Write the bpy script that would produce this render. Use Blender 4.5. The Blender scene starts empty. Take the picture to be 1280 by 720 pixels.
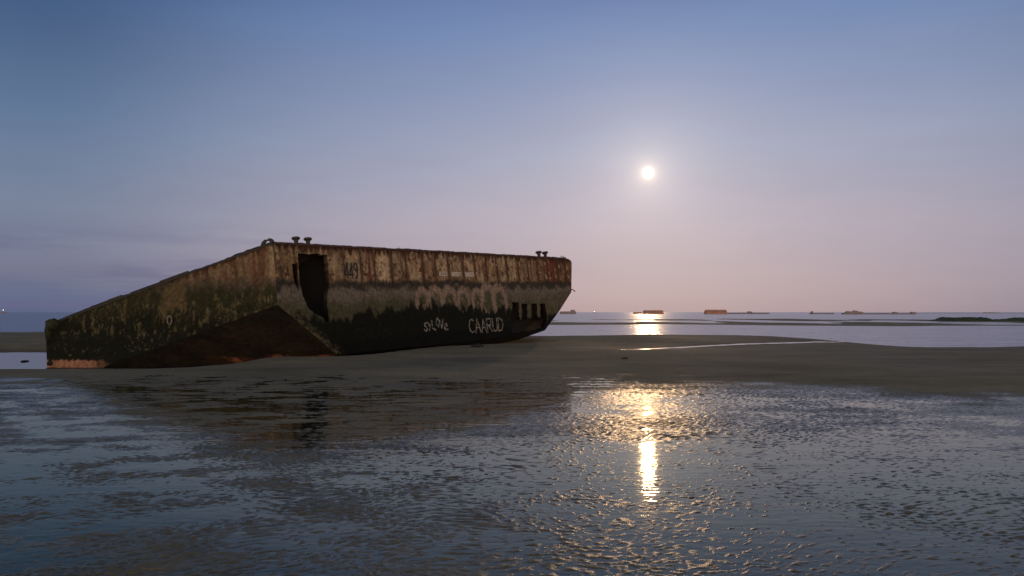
import bpy, math, random
import numpy as np
random.seed(4); rng = np.random.RandomState(7)
S = bpy.context.scene
COL = S.collection
F = 924.0; CH = 1.9; HY = 390.0; SEA = -0.65

def at(X, Y, D):
    return np.array([(X-640)/F*D, D, CH+(HY-Y)/F*D])

# ------------------------------------------------------------------ noise
_perm = rng.permutation(4096)
_g = rng.rand(4096)*2*np.pi
def _h(ix, iy, seed):
    return _perm[(_perm[(ix + seed*131) & 4095] + iy*7) & 4095]
def perlin(x, y, seed=0):
    x = np.asarray(x, float); y = np.asarray(y, float)
    ix = np.floor(x).astype(int); iy = np.floor(y).astype(int)
    fx = x-ix; fy = y-iy
    sx = fx*fx*fx*(fx*(fx*6-15)+10); sy = fy*fy*fy*(fy*(fy*6-15)+10)
    def d(ox, oy):
        a = _g[_h(ix+ox, iy+oy, seed)]
        return np.cos(a)*(fx-ox)+np.sin(a)*(fy-oy)
    a = d(0,0)*(1-sx)+d(1,0)*sx; b = d(0,1)*(1-sx)+d(1,1)*sx
    return (a*(1-sy)+b*sy)*1.5
def fbm(x, y, seed=0, o=4, g=.5):
    r = 0; a = 1; t = 0
    for k in range(o):
        r = r+a*perlin(x*2**k, y*2**k, seed+k*3); t += a; a *= g
    return r/t*1.4
def sstep(a, b, x):
    t = np.clip((x-a)/(b-a), 0, 1); return t*t*(3-2*t)

# ------------------------------------------------------------------ mesh helpers
def link(name, me, mat=None, parent=None):
    o = bpy.data.objects.new(name, me); COL.objects.link(o)
    if mat is not None: me.materials.append(mat)
    if parent is not None: o.parent = parent
    return o
def mesh(name, V, Fs, mat=None, parent=None, smooth=False, col=None):
    me = bpy.data.meshes.new(name)
    V = np.asarray(V, dtype=np.float32)
    if isinstance(Fs, np.ndarray):
        n = len(Fs); k = Fs.shape[1]
        me.vertices.add(len(V)); me.vertices.foreach_set('co', V.ravel())
        me.loops.add(n*k); me.loops.foreach_set('vertex_index', Fs.astype(np.int32).ravel())
        me.polygons.add(n); me.polygons.foreach_set('loop_start', np.arange(0, n*k, k, dtype=np.int32))
        me.polygons.foreach_set('loop_total', np.full(n, k, dtype=np.int32))
        me.update(calc_edges=True)
    else:
        me.from_pydata([tuple(map(float, v)) for v in V], [], Fs); me.update()
    if smooth: me.polygons.foreach_set('use_smooth', np.ones(len(me.polygons), dtype=bool))
    if col is not None:
        a = me.color_attributes.new('paint', 'FLOAT_COLOR', 'POINT')
        c = np.ones((len(V), 4), dtype=np.float32); c[:, :3] = col
        a.data.foreach_set('color', c.ravel())
    return link(name, me, mat, parent)
def grid_faces(nr, nc):
    i = np.arange(nr*nc).reshape(nr, nc)
    return np.stack([i[:-1,:-1], i[:-1,1:], i[1:,1:], i[1:,:-1]], -1).reshape(-1, 4)
class MB:
    def __init__(s): s.V=[]; s.F=[]
    def box(s, c, ax, ay, az):
        c=np.array(c,float); b=len(s.V)
        for k in (-1,1):
            for j in (-1,1):
                for i in (-1,1): s.V.append(c+i*np.array(ax,float)+j*np.array(ay,float)+k*np.array(az,float))
        for f in ((0,2,3,1),(4,5,7,6),(0,1,5,4),(2,6,7,3),(0,4,6,2),(1,3,7,5)): s.F.append([b+q for q in f])
    def lathe(s, base, up, prof, n=16):
        base=np.array(base,float); up=np.array(up,float)/np.linalg.norm(up)
        a=np.cross(up,[.3,.9,.1]); a/=np.linalg.norm(a); b2=np.cross(up,a); b=len(s.V)
        for (r,h) in prof:
            for k in range(n):
                t=2*math.pi*k/n; s.V.append(base+up*h+a*r*math.cos(t)+b2*r*math.sin(t))
        for j in range(len(prof)-1):
            for k in range(n):
                k2=(k+1)%n; s.F.append([b+j*n+k,b+j*n+k2,b+(j+1)*n+k2,b+(j+1)*n+k])
        s.F.append([b+k for k in range(n)][::-1]); s.F.append([b+(len(prof)-1)*n+k for k in range(n)])
    def tube(s, pts, rad, n=8):
        pts=[np.array(p,float) for p in pts]; b=len(s.V); m=len(pts)
        for i,p in enumerate(pts):
            t=pts[min(i+1,m-1)]-pts[max(i-1,0)]; t/=np.linalg.norm(t)
            a=np.cross(t,[.31,.2,.93]); a/=np.linalg.norm(a); c=np.cross(t,a)
            r=rad[i] if hasattr(rad,'__len__') else rad
            for k in range(n):
                q=2*math.pi*k/n; s.V.append(p+r*(a*math.cos(q)+c*math.sin(q)))
        for j in range(m-1):
            for k in range(n):
                k2=(k+1)%n; s.F.append([b+j*n+k,b+j*n+k2,b+(j+1)*n+k2,b+(j+1)*n+k])
        s.F.append([b+k for k in range(n)][::-1]); s.F.append([b+(m-1)*n+k for k in range(n)])
    def build(s, name, mat, parent=None, smooth=False):
        return mesh(name, s.V, s.F, mat, parent, smooth)
def tag(o, label=None, cat=None, group=None, kind=None):
    if label: o['label']=label
    if cat: o['category']=cat
    if group: o['group']=group
    if kind: o['kind']=kind
    return o
def empty(name, loc):
    o=bpy.data.objects.new(name,None); COL.objects.link(o); o.location=tuple(map(float,loc)); o.empty_display_size=.3
    return o
def reparent_all(root):
    bpy.context.view_layer.update()
    inv = root.matrix_world.inverted()
    for c in root.children: c.matrix_parent_inverse = inv

# ------------------------------------------------------------------ node helpers
class NT:
    def __init__(s, name):
        s.m=bpy.data.materials.new(name); s.m.use_nodes=True; s.t=s.m.node_tree; s.t.nodes.clear()
    def n(s, typ, **kw):
        nd=s.t.nodes.new(typ)
        for k,v in kw.items():
            if k.startswith('i_'):
                key=k[2:]; key=int(key) if key.isdigit() else key.replace('_',' ')
                nd.inputs[key].default_value=v
            else: setattr(nd,k,v)
        return nd
    def l(s,a,b): s.t.links.new(a,b)
    def math(s,op,a,b=None,c=None):
        nd=s.t.nodes.new('ShaderNodeMath'); nd.operation=op
        for i,v in enumerate((a,b,c)):
            if v is None: continue
            if isinstance(v,(int,float)): nd.inputs[i].default_value=v
            else: s.l(v,nd.inputs[i])
        return nd.outputs[0]
    def noise(s, vec, scale, detail=4, rough=.5, mul=None):
        if mul is not None:
            mp=s.n('ShaderNodeMapping'); mp.inputs['Scale'].default_value=mul; s.l(vec,mp.inputs[0]); vec=mp.outputs[0]
        nd=s.n('ShaderNodeTexNoise'); nd.inputs['Scale'].default_value=scale
        nd.inputs['Detail'].default_value=detail; nd.inputs['Roughness'].default_value=rough
        s.l(vec,nd.inputs['Vector']); return nd.outputs['Fac']
    def ramp(s, fac, stops):
        r=s.n('ShaderNodeValToRGB'); s.l(fac,r.inputs[0]); e=r.color_ramp.elements
        while len(e)<len(stops): e.new(.5)
        for q,(p,c) in zip(e,stops): q.position=p; q.color=(*c,1) if len(c)==3 else c
        return r.outputs[0]
    def mix(s, fac, a, b, mode='MIX'):
        nd=s.n('ShaderNodeMix'); nd.data_type='RGBA'; nd.blend_type=mode
        for i,v in ((0,fac),(6,a),(7,b)):
            if isinstance(v,(int,float)): nd.inputs[i].default_value=v
            elif isinstance(v,tuple): nd.inputs[i].default_value=(*v,1)
            else: s.l(v,nd.inputs[i])
        return nd.outputs[2]
    def out(s, sh): 
        o=s.n('ShaderNodeOutputMaterial'); s.l(sh,o.inputs[0]); return s.m

def rough_mat(name, c1, c2, scale=4, rough=.85, bump=.3, bscale=None, mul=None):
    t=NT(name); co=t.n('ShaderNodeTexCoord').outputs['Object']
    f=t.noise(co,scale,6,.65,mul); c=t.ramp(f,[(.3,c1),(.7,c2)])
    p=t.n('ShaderNodeBsdfPrincipled',i_Roughness=rough); t.l(c,p.inputs['Base Color'])
    b=t.n('ShaderNodeBump'); b.inputs['Strength'].default_value=bump; b.inputs['Distance'].default_value=.05
    t.l(t.noise(co,bscale or scale*3,5,.6),b.inputs['Height']); t.l(b.outputs[0],p.inputs['Normal'])
    return t.out(p.outputs[0])

# painted concrete: the albedo comes from the mesh colour attribute, with fine grain on top
def concrete_mat(name, rough=.88):
    t=NT(name); co=t.n('ShaderNodeTexCoord').outputs['Object']
    a=t.n('ShaderNodeVertexColor'); a.layer_name='paint'
    f=t.noise(co,5,10,.8); g=t.ramp(f,[(.3,(.28,.24,.2)),(.47,(.85,.82,.8)),(.6,(1.1,1.08,1.05)),(.75,(1.7,1.6,1.5))])
    c=t.mix(1.0,a.outputs[0],g,'MULTIPLY')
    p=t.n('ShaderNodeBsdfPrincipled',i_Roughness=rough); t.l(c,p.inputs['Base Color'])
    p.inputs['Specular IOR Level'].default_value=.25
    b=t.n('ShaderNodeBump'); b.inputs['Strength'].default_value=.7; b.inputs['Distance'].default_value=.06
    t.l(t.noise(co,14,8,.7),b.inputs['Height']); t.l(b.outputs[0],p.inputs['Normal'])
    return t.out(p.outputs[0])
M_conc=concrete_mat('weathered_concrete')
M_dark=rough_mat('dark_interior',(.0015,.0015,.0012),(.005,.005,.004),3)  # near-black: shade inside the hull is put into the colour
M_deck=rough_mat('deck_concrete',(.06,.045,.035),(.16,.12,.09),2)
M_rust=rough_mat('rusted_iron',(.03,.018,.014),(.09,.045,.03),6,.8)
M_iron=rough_mat('dark_iron',(.018,.016,.016),(.045,.035,.03),8,.7)
M_white=rough_mat('faded_white_paint',(.4,.36,.32),(.62,.57,.5),5,.9)
M_chalk=rough_mat('chalky_scratched_paint',(.06,.06,.05),(.34,.32,.26),5,.9)
def broken_paint(name,c1,c2,cut):
    t=NT(name); co=t.n('ShaderNodeTexCoord').outputs['Object']
    p=t.n('ShaderNodeBsdfPrincipled',i_Roughness=.9); t.l(t.ramp(t.noise(co,5,6,.7),[(.3,c1),(.7,c2)]),p.inputs['Base Color'])
    tp=t.n('ShaderNodeBsdfTransparent'); mx=t.n('ShaderNodeMixShader')
    k=t.ramp(t.noise(co,9,6,.8),[(cut-.04,(0,0,0)),(cut+.06,(1,1,1))]); t.l(k,mx.inputs[0]); t.l(tp.outputs[0],mx.inputs[1]); t.l(p.outputs[0],mx.inputs[2])
    return t.out(mx.outputs[0])
M_graf=broken_paint('flaking_white_paint',(.12,.115,.09),(.42,.39,.32),.46)
M_graf_thin=broken_paint('worn_pale_paint',(.08,.08,.06),(.36,.33,.27),.47)
M_black=rough_mat('black_paint',(.012,.012,.014),(.03,.028,.03),6,.8)
M_weed=rough_mat('dark_seaweed',(.007,.010,.004),(.028,.034,.014),3,.8,.8)
M_far=rough_mat('hazed_brown_concrete',(.40,.19,.14),(.55,.32,.25),.2,.9)  # albedo raised, distance haze is part of this colour
M_fard=rough_mat('hazed_dark_concrete',(.24,.19,.20),(.34,.28,.29),.2,.9)  # lightened and greyed to carry the haze in the colour
M_bank=rough_mat('green_weed_bank',(.015,.03,.006),(.07,.10,.03),2,.85,.8)
M_rock=rough_mat('wet_black_rock',(.012,.012,.012),(.04,.036,.03),6,.6)

# ------------------------------------------------------------------ hull frame
C=at(341,303,34.0); R=at(714,323,54.0); L=at(57,406,34.6); CL=at(347,381,33.6)
l=R-C; Lr=np.linalg.norm(l); l=l/Lr
d=CL-C; HV=np.linalg.norm(d); d=d/HV
w=L-C; W=np.linalg.norm(w); w=w/W
nS=np.cross(l,d); nS/=np.linalg.norm(nS)
if nS[1]>0: nS=-nS            # outward (toward the camera side)
CAM=np.array([0,0,CH])
def uv(X,Y):
    r=at(X,Y,1.0)-CAM
    k=np.dot(C-CAM,nS)/np.dot(r,nS); p=CAM+r*k-C
    A=np.stack([l,d],1); s,_,_,_=np.linalg.lstsq(A,p,rcond=None); return s
def P(u,v,o=0.0):
    u=np.asarray(u,float)[...,None]; v=np.asarray(v,float)[...,None]; o=np.asarray(o,float)[...,None]
    return C+l*u+d*v+nS*o
uRL,vRL=uv(714,365); uBR,vBR=uv(681,413); uBL,vBL=uv(421,443)
print('HULL L',Lr,'W',W,'HV',HV,'RL',uRL,vRL,'BR',uBR,vBR,'BL',uBL,vBL,'Btop z',P(uBL,vBL)[2],P(uBR,vBR)[2])
hull=empty('concrete_pontoon', [C[0]+2,C[1]+4,-.3])
tag(hull,'rusty stranded concrete pontoon barge tilted on the sand, numbered 449','pontoon wreck')

# feature positions on the side wall (metres along / down)
rib_px=[(372,0),(430,1),(451,1),(468,1),(489,1),(508,1),(528,1),(544,1),(560,1),(578,1),(593,1),(607,1),(620,1),(633,1),(647,1),(659,1),(671,1),(683,1),(696,1),(706,1)]
ribs=[uv(x,330)[0] for x,_ in rib_px[1:]]
BIG=[uv(*p) for p in ((372,317),(409,318),(411,350),(409,372),(410,402),(398,394),(386,386),(379,372),(374,346))]
SLIT=[uv(*p) for p in ((365,330),(371,328),(372,350),(373,364),(368,352))]
def quad(*pts): return [uv(*p) for p in pts]
H1=quad((640,378),(648,378),(649,396),(651,401),(640,416))
H2=quad((652,380),(659,380),(659,414),(652,416))
H3=quad((664,379),(671,380),(672,410),(664,413))
H4=quad((675,379),(681,380),(684,396),(680,408),(675,410))
HB=quad((640,400),(682,397),(679,409),(664,414),(640,417))
def inpoly(u,v,poly):
    r=np.zeros(u.shape,bool); n=len(poly)
    for i in range(n):
        x1,y1=poly[i]; x2,y2=poly[(i+1)%n]
        c=((y1>v)!=(y2>v))&(u<(x2-x1)*(v-y1)/((y2-y1) if abs(y2-y1)>1e-9 else 1e-9)+x1)
        r^=c
    return r
CREAM=np.array([.40,.315,.205]); TAN=np.array([.26,.18,.11]); RUST=np.array([.13,.056,.033]); DRUST=np.array([.05,.02,.014])
GREY=np.array([.10,.088,.075]); GREEN=np.array([.042,.046,.020]); BLK=np.array([.006,.008,.0045]); PALE=np.array([.27,.205,.165]); PINK=np.array([.42,.22,.14])
def mixc(a,b,f):
    f=np.clip(f,0,1)[...,None]; return a*(1-f)+b*f
def paint_side(u,v):
    j=fbm(u*1.1,v*.9,3)*.35+fbm(u*4,v*2,5)*.18
    st=fbm(u*3.2,v*.35,11,4)              # vertical streaks
    c=mixc(np.broadcast_to(CREAM,u.shape+(3,)),TAN,.5+1.4*fbm(u*.5,v*.4,21))
    c=mixc(c,TAN*.62,sstep(.05,.5,fbm(u*1.3,v*1.3,25)))
    c=mixc(c,RUST,sstep(.12,.45,st)*.75)
    c=mixc(c,CREAM*1.15,sstep(.15,.5,-st)*.6)
    # left part (around the big hole) is darker, redder
    c=mixc(c,c*np.array([.62,.55,.5]),sstep(3.2,.3,u+.3*j))
    c=mixc(c,c*np.array([1.0,.72,.6])*.8,sstep(Lr-6.5,Lr-2,u))
    # strong rust panels
    ra=uv(462,320)[0]; rb=uv(688,330)[0]
    c=mixc(c,np.array([.13,.04,.022]),np.exp(-((u-ra)/.22)**2)*sstep(-.4,.3,st+.3)*.8)
    c=mixc(c,np.array([.14,.035,.02]),sstep(1.1,.7,np.abs(u-rb)+.2*j)*.75)
    # rust along ribs
    for k,ur_ in enumerate(ribs):
        dd=np.abs(u-ur_+.05*fbm(v*3+k*9,v*0,31))
        c=mixc(c,DRUST*(1.0 if k%3 else .8),sstep(.17,.04,dd)*(.5+.4*math.sin(k*2.7)+.9*fbm(v*2.5+k*5,u*1,33)))
        c=mixc(c,RUST,sstep(.5,.1,dd)*.35)
    # spalled patches, per panel tone, pale edges beside the seams
    pid=np.searchsorted(np.array(sorted(ribs)),u); tone=np.array([.82,1.1,.95,1.2,.75,1.15,1.0,1.22,.9,1.18,1.05,1.2,.95,1.1,.85,1.0,.8,.95,.7,.9,.8,.9])[pid%22]
    c=c*tone[...,None]
    c=mixc(c,DRUST*1.3,sstep(.30,.42,fbm(u*3.0,v*3.0,93))*.8)
    c=mixc(c,CREAM*1.15,sstep(.36,.5,fbm(u*2.6+5,v*1.6,95))*.6)
    for k,ur_ in enumerate(ribs): c=mixc(c,CREAM*1.2,sstep(.1,.02,np.abs(u-ur_-.22+.06*fbm(v*3,v*0+k,97)))*(.2+1.2*fbm(v*3+k,u,99)))
    for (xa,xb,ya,yb) in ((426,450,325,350),(546,593,338,348)):
        a0=uv(xa,ya); a1=uv(xb,yb)
        bx=sstep(a0[0]-.3,a0[0]+.2,u)*sstep(a1[0]+.3,a1[0]-.2,u)*sstep(a0[1]-.15,a0[1]+.1,v)*sstep(a1[1]+.15,a1[1]-.1,v)
        c=mixc(c,(CREAM if xa<500 else TAN)*.85,bx*.7)
    # top edge drips
    c=mixc(c,DRUST,sstep(.42,.08,v+.35*fbm(u*5,v*1.0,41)))
    # grey tide band
    vb=v+j*.45
    c=mixc(c,GREY*.42,sstep(1.6,1.9,vb)); c=mixc(c,GREY*1.55,sstep(2.0,2.35,vb+.3*fbm(u*1.6,v*1.6,55)))
    c=mixc(c,GREEN*1.3,sstep(2.4,3.1,vb+.45*fbm(u*.6,v*.6,51))*.8)
    # pale scalloped blooms
    for (px,py,wd,ht,ring) in ((529,379,.36,.55,1),(545,379,.42,.6,1),(563,379,.42,.6,1),(580,378,.34,.55,1),(597,377,.34,.5,1),(611,377,.5,.7,1),(625,378,.5,.7,1)):
        a,b=uv(px,py); wd*=1.35; ht*=1.5
        rr=np.sqrt(((u-a)/wd)**2+((v-b)/ht)**2)+.16*fbm(u*5,v*5,61)
        c=mixc(c,PALE,sstep(.34,.14,np.abs(rr-.95))*.95)
        c=mixc(c,GREEN*1.3+.012,sstep(.75,.45,rr)*.8)
    u1=uv(520,385)[0]; u2=uv(634,385)[0]
    zone=sstep(u1-.3,u1+.4,u)*sstep(u2+.3,u2-.4,u)*sstep(2.3,2.7,vb)*sstep(3.6,3.1,vb)
    c=mixc(c,PALE*.9,zone*sstep(-.05,.4,fbm(u*2.4,v*2.4,63))*.6)
    ar=sstep(uv(638,385)[0],uv(645,385)[0],u)      # paler grey around the four openings
    c=mixc(c,np.array([.13,.11,.08]),ar*sstep(2.3,2.7,vb)*(.55+.8*fbm(u*2,v*2,65)))
    # black weed
    lim=3.15+.22*np.sin(u*.5)+ar*1.0
    c=mixc(c,BLK,sstep(lim,lim+.35,v+.5*fbm(u*3,v*1.0,71)+j*.6))
    spk=sstep(.30,.46,fbm(u*7,v*6,81,4,.7))*sstep(0,.35,fbm(u*.7,v*.7,87))*sstep(3,3.4,v)
    c=mixc(c,np.array([.06,.06,.035]),spk*.7)
    c=mixc(c,BLK*.35,sstep(.95,.25,np.interp(u,[0,uBL,uBR],[vBL,vBL,vBR])-v)*.9)  # near-black keel band, painted as the shadow gap under the hull
    # pale growth along the left raked edge
    ul=np.interp(v,[HV,vBL],[0,uBL]); e=sstep(.75,.1,u-ul+.35*fbm(u*4,v*4,83))*sstep(HV-.3,HV+.3,v)
    c=mixc(c,np.array([.12,.11,.065]),e*(.5+1.0*fbm(u*6,v*6,85)))
    c=c*(1+.35*fbm(u*6,v*6,91))[...,None]
    return np.clip(c,.003,.6)
def paint_end(a,v,z):
    j=fbm(a*1.1,v*.9,103)*.4+fbm(a*4,v*2,105)*.2
    st=fbm(a*2.8,v*.35,111,4)
    c=mixc(np.broadcast_to(TAN*.62,a.shape+(3,)),CREAM*.46,.5+1.8*fbm(a*.8,v*.7,121))
    c=mixc(c,RUST*.8,sstep(.05,.4,st)*.7)
    c=mixc(c,CREAM*1.0,sstep(.35,.1,a+.1*fbm(v*6,a*0,7))*.5)
    c=mixc(c,DRUST,sstep(.3,.08,v+.3*fbm(a*5,v*1.0,141))*.8)
    for k in (1.9,3.3,4.9): c=mixc(c,DRUST*1.2,sstep(.14,.03,np.abs(a-k+.08*fbm(v*3,a*0+k,9)))*.7)
    lev=z+j*.9
    c=mixc(c,GREY*.6,sstep(3.75,3.2,lev)*.7)
    c=mixc(c,GREEN*.62,sstep(3.4,2.7,lev))
    c=mixc(c,BLK*1.3,sstep(2.2,1.2,lev+.5*fbm(a*.5,v*.5,151)))
    pt=sstep(.10,.45,fbm(a*2.6,v*1.1,161,5,.7)+.25*fbm(a*9,v*5,163,3))*sstep(.5,1.0,z)*sstep(3.6,2.4,lev)
    c=mixc(c,np.array([.12,.105,.052]),pt*.8)
    sp=sstep(.22,.42,fbm(a*6.5,v*3.6,171,4,.7))*sstep(3.0,1.6,lev)*sstep(-.1,.3,fbm(a*.8,v*.9,173))
    c=mixc(c,np.array([.13,.125,.07]),sp*.85)
    pb=sstep(.75,.45,np.abs(a-5.0)+.3*j)*sstep(.75,.45,np.abs(v-.85)+.3*j); c=mixc(c,np.array([.11,.085,.045]),pb*.9)
    q=sstep(-.30,-.38,z+.16*fbm(a*3.5,v*0,181,4,.6))*sstep(8.2,9.2,a+j)
    c=mixc(c,PINK*1.0,q); c=c*(1+.45*fbm(a*6,v*6,191))[...,None]
    return np.clip(c,.003,.6)
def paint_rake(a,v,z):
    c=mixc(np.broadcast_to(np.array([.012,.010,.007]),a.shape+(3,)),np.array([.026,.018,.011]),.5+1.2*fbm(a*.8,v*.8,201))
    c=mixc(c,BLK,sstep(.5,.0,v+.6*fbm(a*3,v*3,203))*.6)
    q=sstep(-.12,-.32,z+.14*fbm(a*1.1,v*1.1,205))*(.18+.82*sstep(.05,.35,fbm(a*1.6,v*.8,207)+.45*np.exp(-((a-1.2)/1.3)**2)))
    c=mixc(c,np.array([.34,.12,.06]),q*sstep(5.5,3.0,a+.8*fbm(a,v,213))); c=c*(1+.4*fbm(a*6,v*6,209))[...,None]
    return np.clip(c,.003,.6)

# side wall with real openings
nt,ns=150,820
t=np.linspace(0,1,nt)[:,None]*np.ones((1,ns)); s=np.ones((nt,1))*np.linspace(0,1,ns)[None,:]
tl=np.linspace(0,1,nt)
ulv=np.interp(tl,[0,HV/vBL,1],[0,0,uBL]); urv=np.interp(tl,[0,.012,.03,.06,vRL/vBR,(vRL/vBR+1)/2,1],[Lr-.75,Lr-.35,Lr-.12,Lr,uRL+.02,(uRL+uBR)/2+.15,uBR])
U=ulv[:,None]*(1-s)+urv[:,None]*s
sagc=.10*np.sin(np.pi*s)
V=t*(vBL*(1-s)+vBR*s+ .12*np.sin(np.pi*s))
edge=np.minimum(np.minimum(s,1-s)*Lr/.15,np.minimum(t,1-t)*vBL/.12).clip(0,1)
off=(.035*fbm(U*1.5,V*1.5,301)+.02*fbm(U*7,V*7,303))
for ur_ in ribs: off+=-.035*np.exp(-((U-ur_)/.07)**2)*sstep(2.4,1.9,V)
weedy=sstep(3.0,3.5,V); off+=weedy*.05*np.abs(fbm(U*5,V*5,305))
off=off*edge
pts=P(U,V,off).reshape(-1,3)
fc=grid_faces(nt,ns)
uc=U.ravel()[fc].mean(1); vc=V.ravel()[fc].mean(1)
nu=uc+.035*fbm(uc*2.3,vc*2.3,311); nv=vc+.06*fbm(uc*2.3+9,vc*2.3,313)
hole=np.zeros(len(fc),bool)
for pl in (BIG,SLIT): hole|=inpoly(nu,nv,pl)
nu2=uc+.05*fbm(uc*3,vc*3,315); nv2=vc+.06*fbm(uc*3+9,vc*3,317)
for pl in (H1,H2,H3,H4,HB): hole|=inpoly(nu2,nv2,pl)
tt=vc/ (vBL)
hole|=(vc<.05+.05*fbm(uc*3,vc*0,319))&(np.abs(fbm(uc*2.2,vc*0,321))>.28)
keep=fc[~hole]
E={}
hf=fc[hole]
ed=np.concatenate([np.stack([hf[:,i],hf[:,(i+1)%4]],1) for i in range(4)])
ke=np.concatenate([np.stack([keep[:,i],keep[:,(i+1)%4]],1) for i in range(4)])
n_=nt*ns; kh=set((np.minimum(ke[:,0],ke[:,1]).astype(np.int64)*n_+np.maximum(ke[:,0],ke[:,1])).tolist())
ek=(np.minimum(ed[:,0],ed[:,1]).astype(np.int64)*n_+np.maximum(ed[:,0],ed[:,1]))
be=ed[np.array([q in kh for q in ek.tolist()])]
uniq,inv=np.unique(be.ravel(),return_inverse=True); inv=inv.reshape(-1,2)
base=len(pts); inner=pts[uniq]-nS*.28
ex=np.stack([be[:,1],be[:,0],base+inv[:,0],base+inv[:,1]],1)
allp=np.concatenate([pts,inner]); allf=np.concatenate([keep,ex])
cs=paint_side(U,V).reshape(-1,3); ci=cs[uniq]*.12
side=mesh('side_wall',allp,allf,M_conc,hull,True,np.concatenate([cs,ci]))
side['label']='long rust streaked side wall with broken openings'
def patch(name,p00,p10,p01,p11,nu_,nv_,painter,seed,mat,label=None,amp=.05,nrm=None,la=W,lv=HV):
    a=np.ones((nv_,1))*np.linspace(0,1,nu_)[None,:]; b=np.linspace(0,1,nv_)[:,None]*np.ones((1,nu_))
    A=a[...,None]; B=b[...,None]
    p=p00*(1-A)*(1-B)+p10*A*(1-B)+p01*(1-A)*B+p11*A*B
    n=np.cross(p10-p00,p01-p00); n/=np.linalg.norm(n)
    if np.dot(n,CAM-p00)<0: n=-n
    e=np.minimum(np.minimum(a,1-a)*la/.15,np.minimum(b,1-b)*lv/.15).clip(0,1)
    o=(amp*fbm(a*la*1.2,b*lv*1.2,seed)+amp*.9*np.abs(fbm(a*la*4,b*lv*4,seed+2)))*e
    p=p+n*o[...,None]
    c=painter(a*la,b*lv,p[...,2]).reshape(-1,3)
    ob=mesh(name,p.reshape(-1,3),grid_faces(nv_,nu_),mat,hull,True,c)
    if label: ob['label']=label
    return ob
LL=L+d*HV*1.0; BL=P(uBL,vBL); BR=P(uBR,vBR); RL=P(uRL,vRL)
wv=w*W
patch('end_wall',C,L,CL,LL,330,90,paint_end,401,M_conc,'short end wall overgrown with green weed',.07)
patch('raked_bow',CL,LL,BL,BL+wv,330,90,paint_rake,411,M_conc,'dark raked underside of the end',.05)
# deck, rear wall, bottom, far end
b_=MB()
R2=R+wv; 
def quadmesh(name,ps,mat):
    n=24
    A=np.linspace(0,1,n)[None,:,None]; B=np.linspace(0,1,n)[:,None,None]
    p=ps[0]*(1-A)*(1-B)+ps[1]*A*(1-B)+ps[2]*(1-A)*B+ps[3]*A*B
    return p.reshape(-1,3),grid_faces(n,n)
def multi(name,quads,mat,label=None):
    Vs=[];Fs=[];b=0
    for q in quads:
        p,f=quadmesh('',q,None); Vs.append(p); Fs.append(f+b); b+=len(p)
    o=mesh(name,np.concatenate(Vs),np.concatenate(Fs),mat,hull)
    if label: o['label']=label
    return o
dz=np.array([0,0,-.02])
Rt=P(Lr-.75,0.0)
multi('deck',[(C+d*.09,Rt+d*.09,L+d*.05,Rt+wv+d*.05)],M_deck)
RL2=RL+wv; BR2=BR+wv; Lb=LL; 
multi('rear_wall',[(L,Rt+wv,LL,P(uRL,vRL)+wv),(LL,RL2,BL+wv,BR2)],M_deck)
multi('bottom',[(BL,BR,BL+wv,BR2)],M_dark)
multi('stern_wall',[(Rt+d*.1,Rt+wv,P(Lr,.3),P(Lr,.3)+wv),(P(Lr,.3),P(Lr,.3)+wv,RL,RL2),(RL,RL2,BR,BR2)],M_deck)
# near-black plates added behind the openings so they look into dark chambers
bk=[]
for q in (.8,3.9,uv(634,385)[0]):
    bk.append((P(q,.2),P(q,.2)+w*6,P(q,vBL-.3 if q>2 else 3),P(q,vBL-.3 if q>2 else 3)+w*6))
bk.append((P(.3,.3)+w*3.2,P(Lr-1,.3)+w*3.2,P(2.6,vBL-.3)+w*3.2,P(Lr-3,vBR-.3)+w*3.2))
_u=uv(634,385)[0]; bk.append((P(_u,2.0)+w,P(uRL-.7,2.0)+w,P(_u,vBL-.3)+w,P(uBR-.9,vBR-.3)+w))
multi('dark_backing',bk,M_dark)
# broken edges of the four lower openings: bent bars left inside the big hole
for (x0,y0,x1,y1) in ():
    a=uv(x0,y0); b2=uv(x1,y1); m=MB()
    m.tube([P(a[0],a[1],-.5),P((a[0]+b2[0])/2+.1,(a[1]+b2[1])/2,-.35),P(b2[0],b2[1],-.55)],.035,6); m.build('reinforcing_bar',M_iron,hull,True)

# ribs: vertical seams of corroded concrete with bars showing
for k,u0 in enumerate(ribs):
    n=40; vv=np.linspace(.05,1.95+.25*math.sin(k*1.9),n)
    wd=.045+.03*np.abs(fbm(vv*3,vv*0+k,501)); cx=u0+.05*fbm(vv*2.2,vv*0+k*3,503)
    gap=.5+1.3*fbm(vv*2.0,vv*0+k*7,505)
    o1=np.where(gap>.1,.02,-.03)
    a=P(cx-wd,vv,o1-.03); b2=P(cx,vv,o1+.028); c2=P(cx+wd,vv,o1-.03)
    VV=np.stack([a,b2,c2],1).reshape(-1,3)
    FF=[]
    for i in range(n-1):
        for q in (0,1): FF.append([i*3+q,i*3+q+1,(i+1)*3+q+1,(i+1)*3+q])
    mesh('rib',VV,np.array(FF),M_rust,hull)
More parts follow.
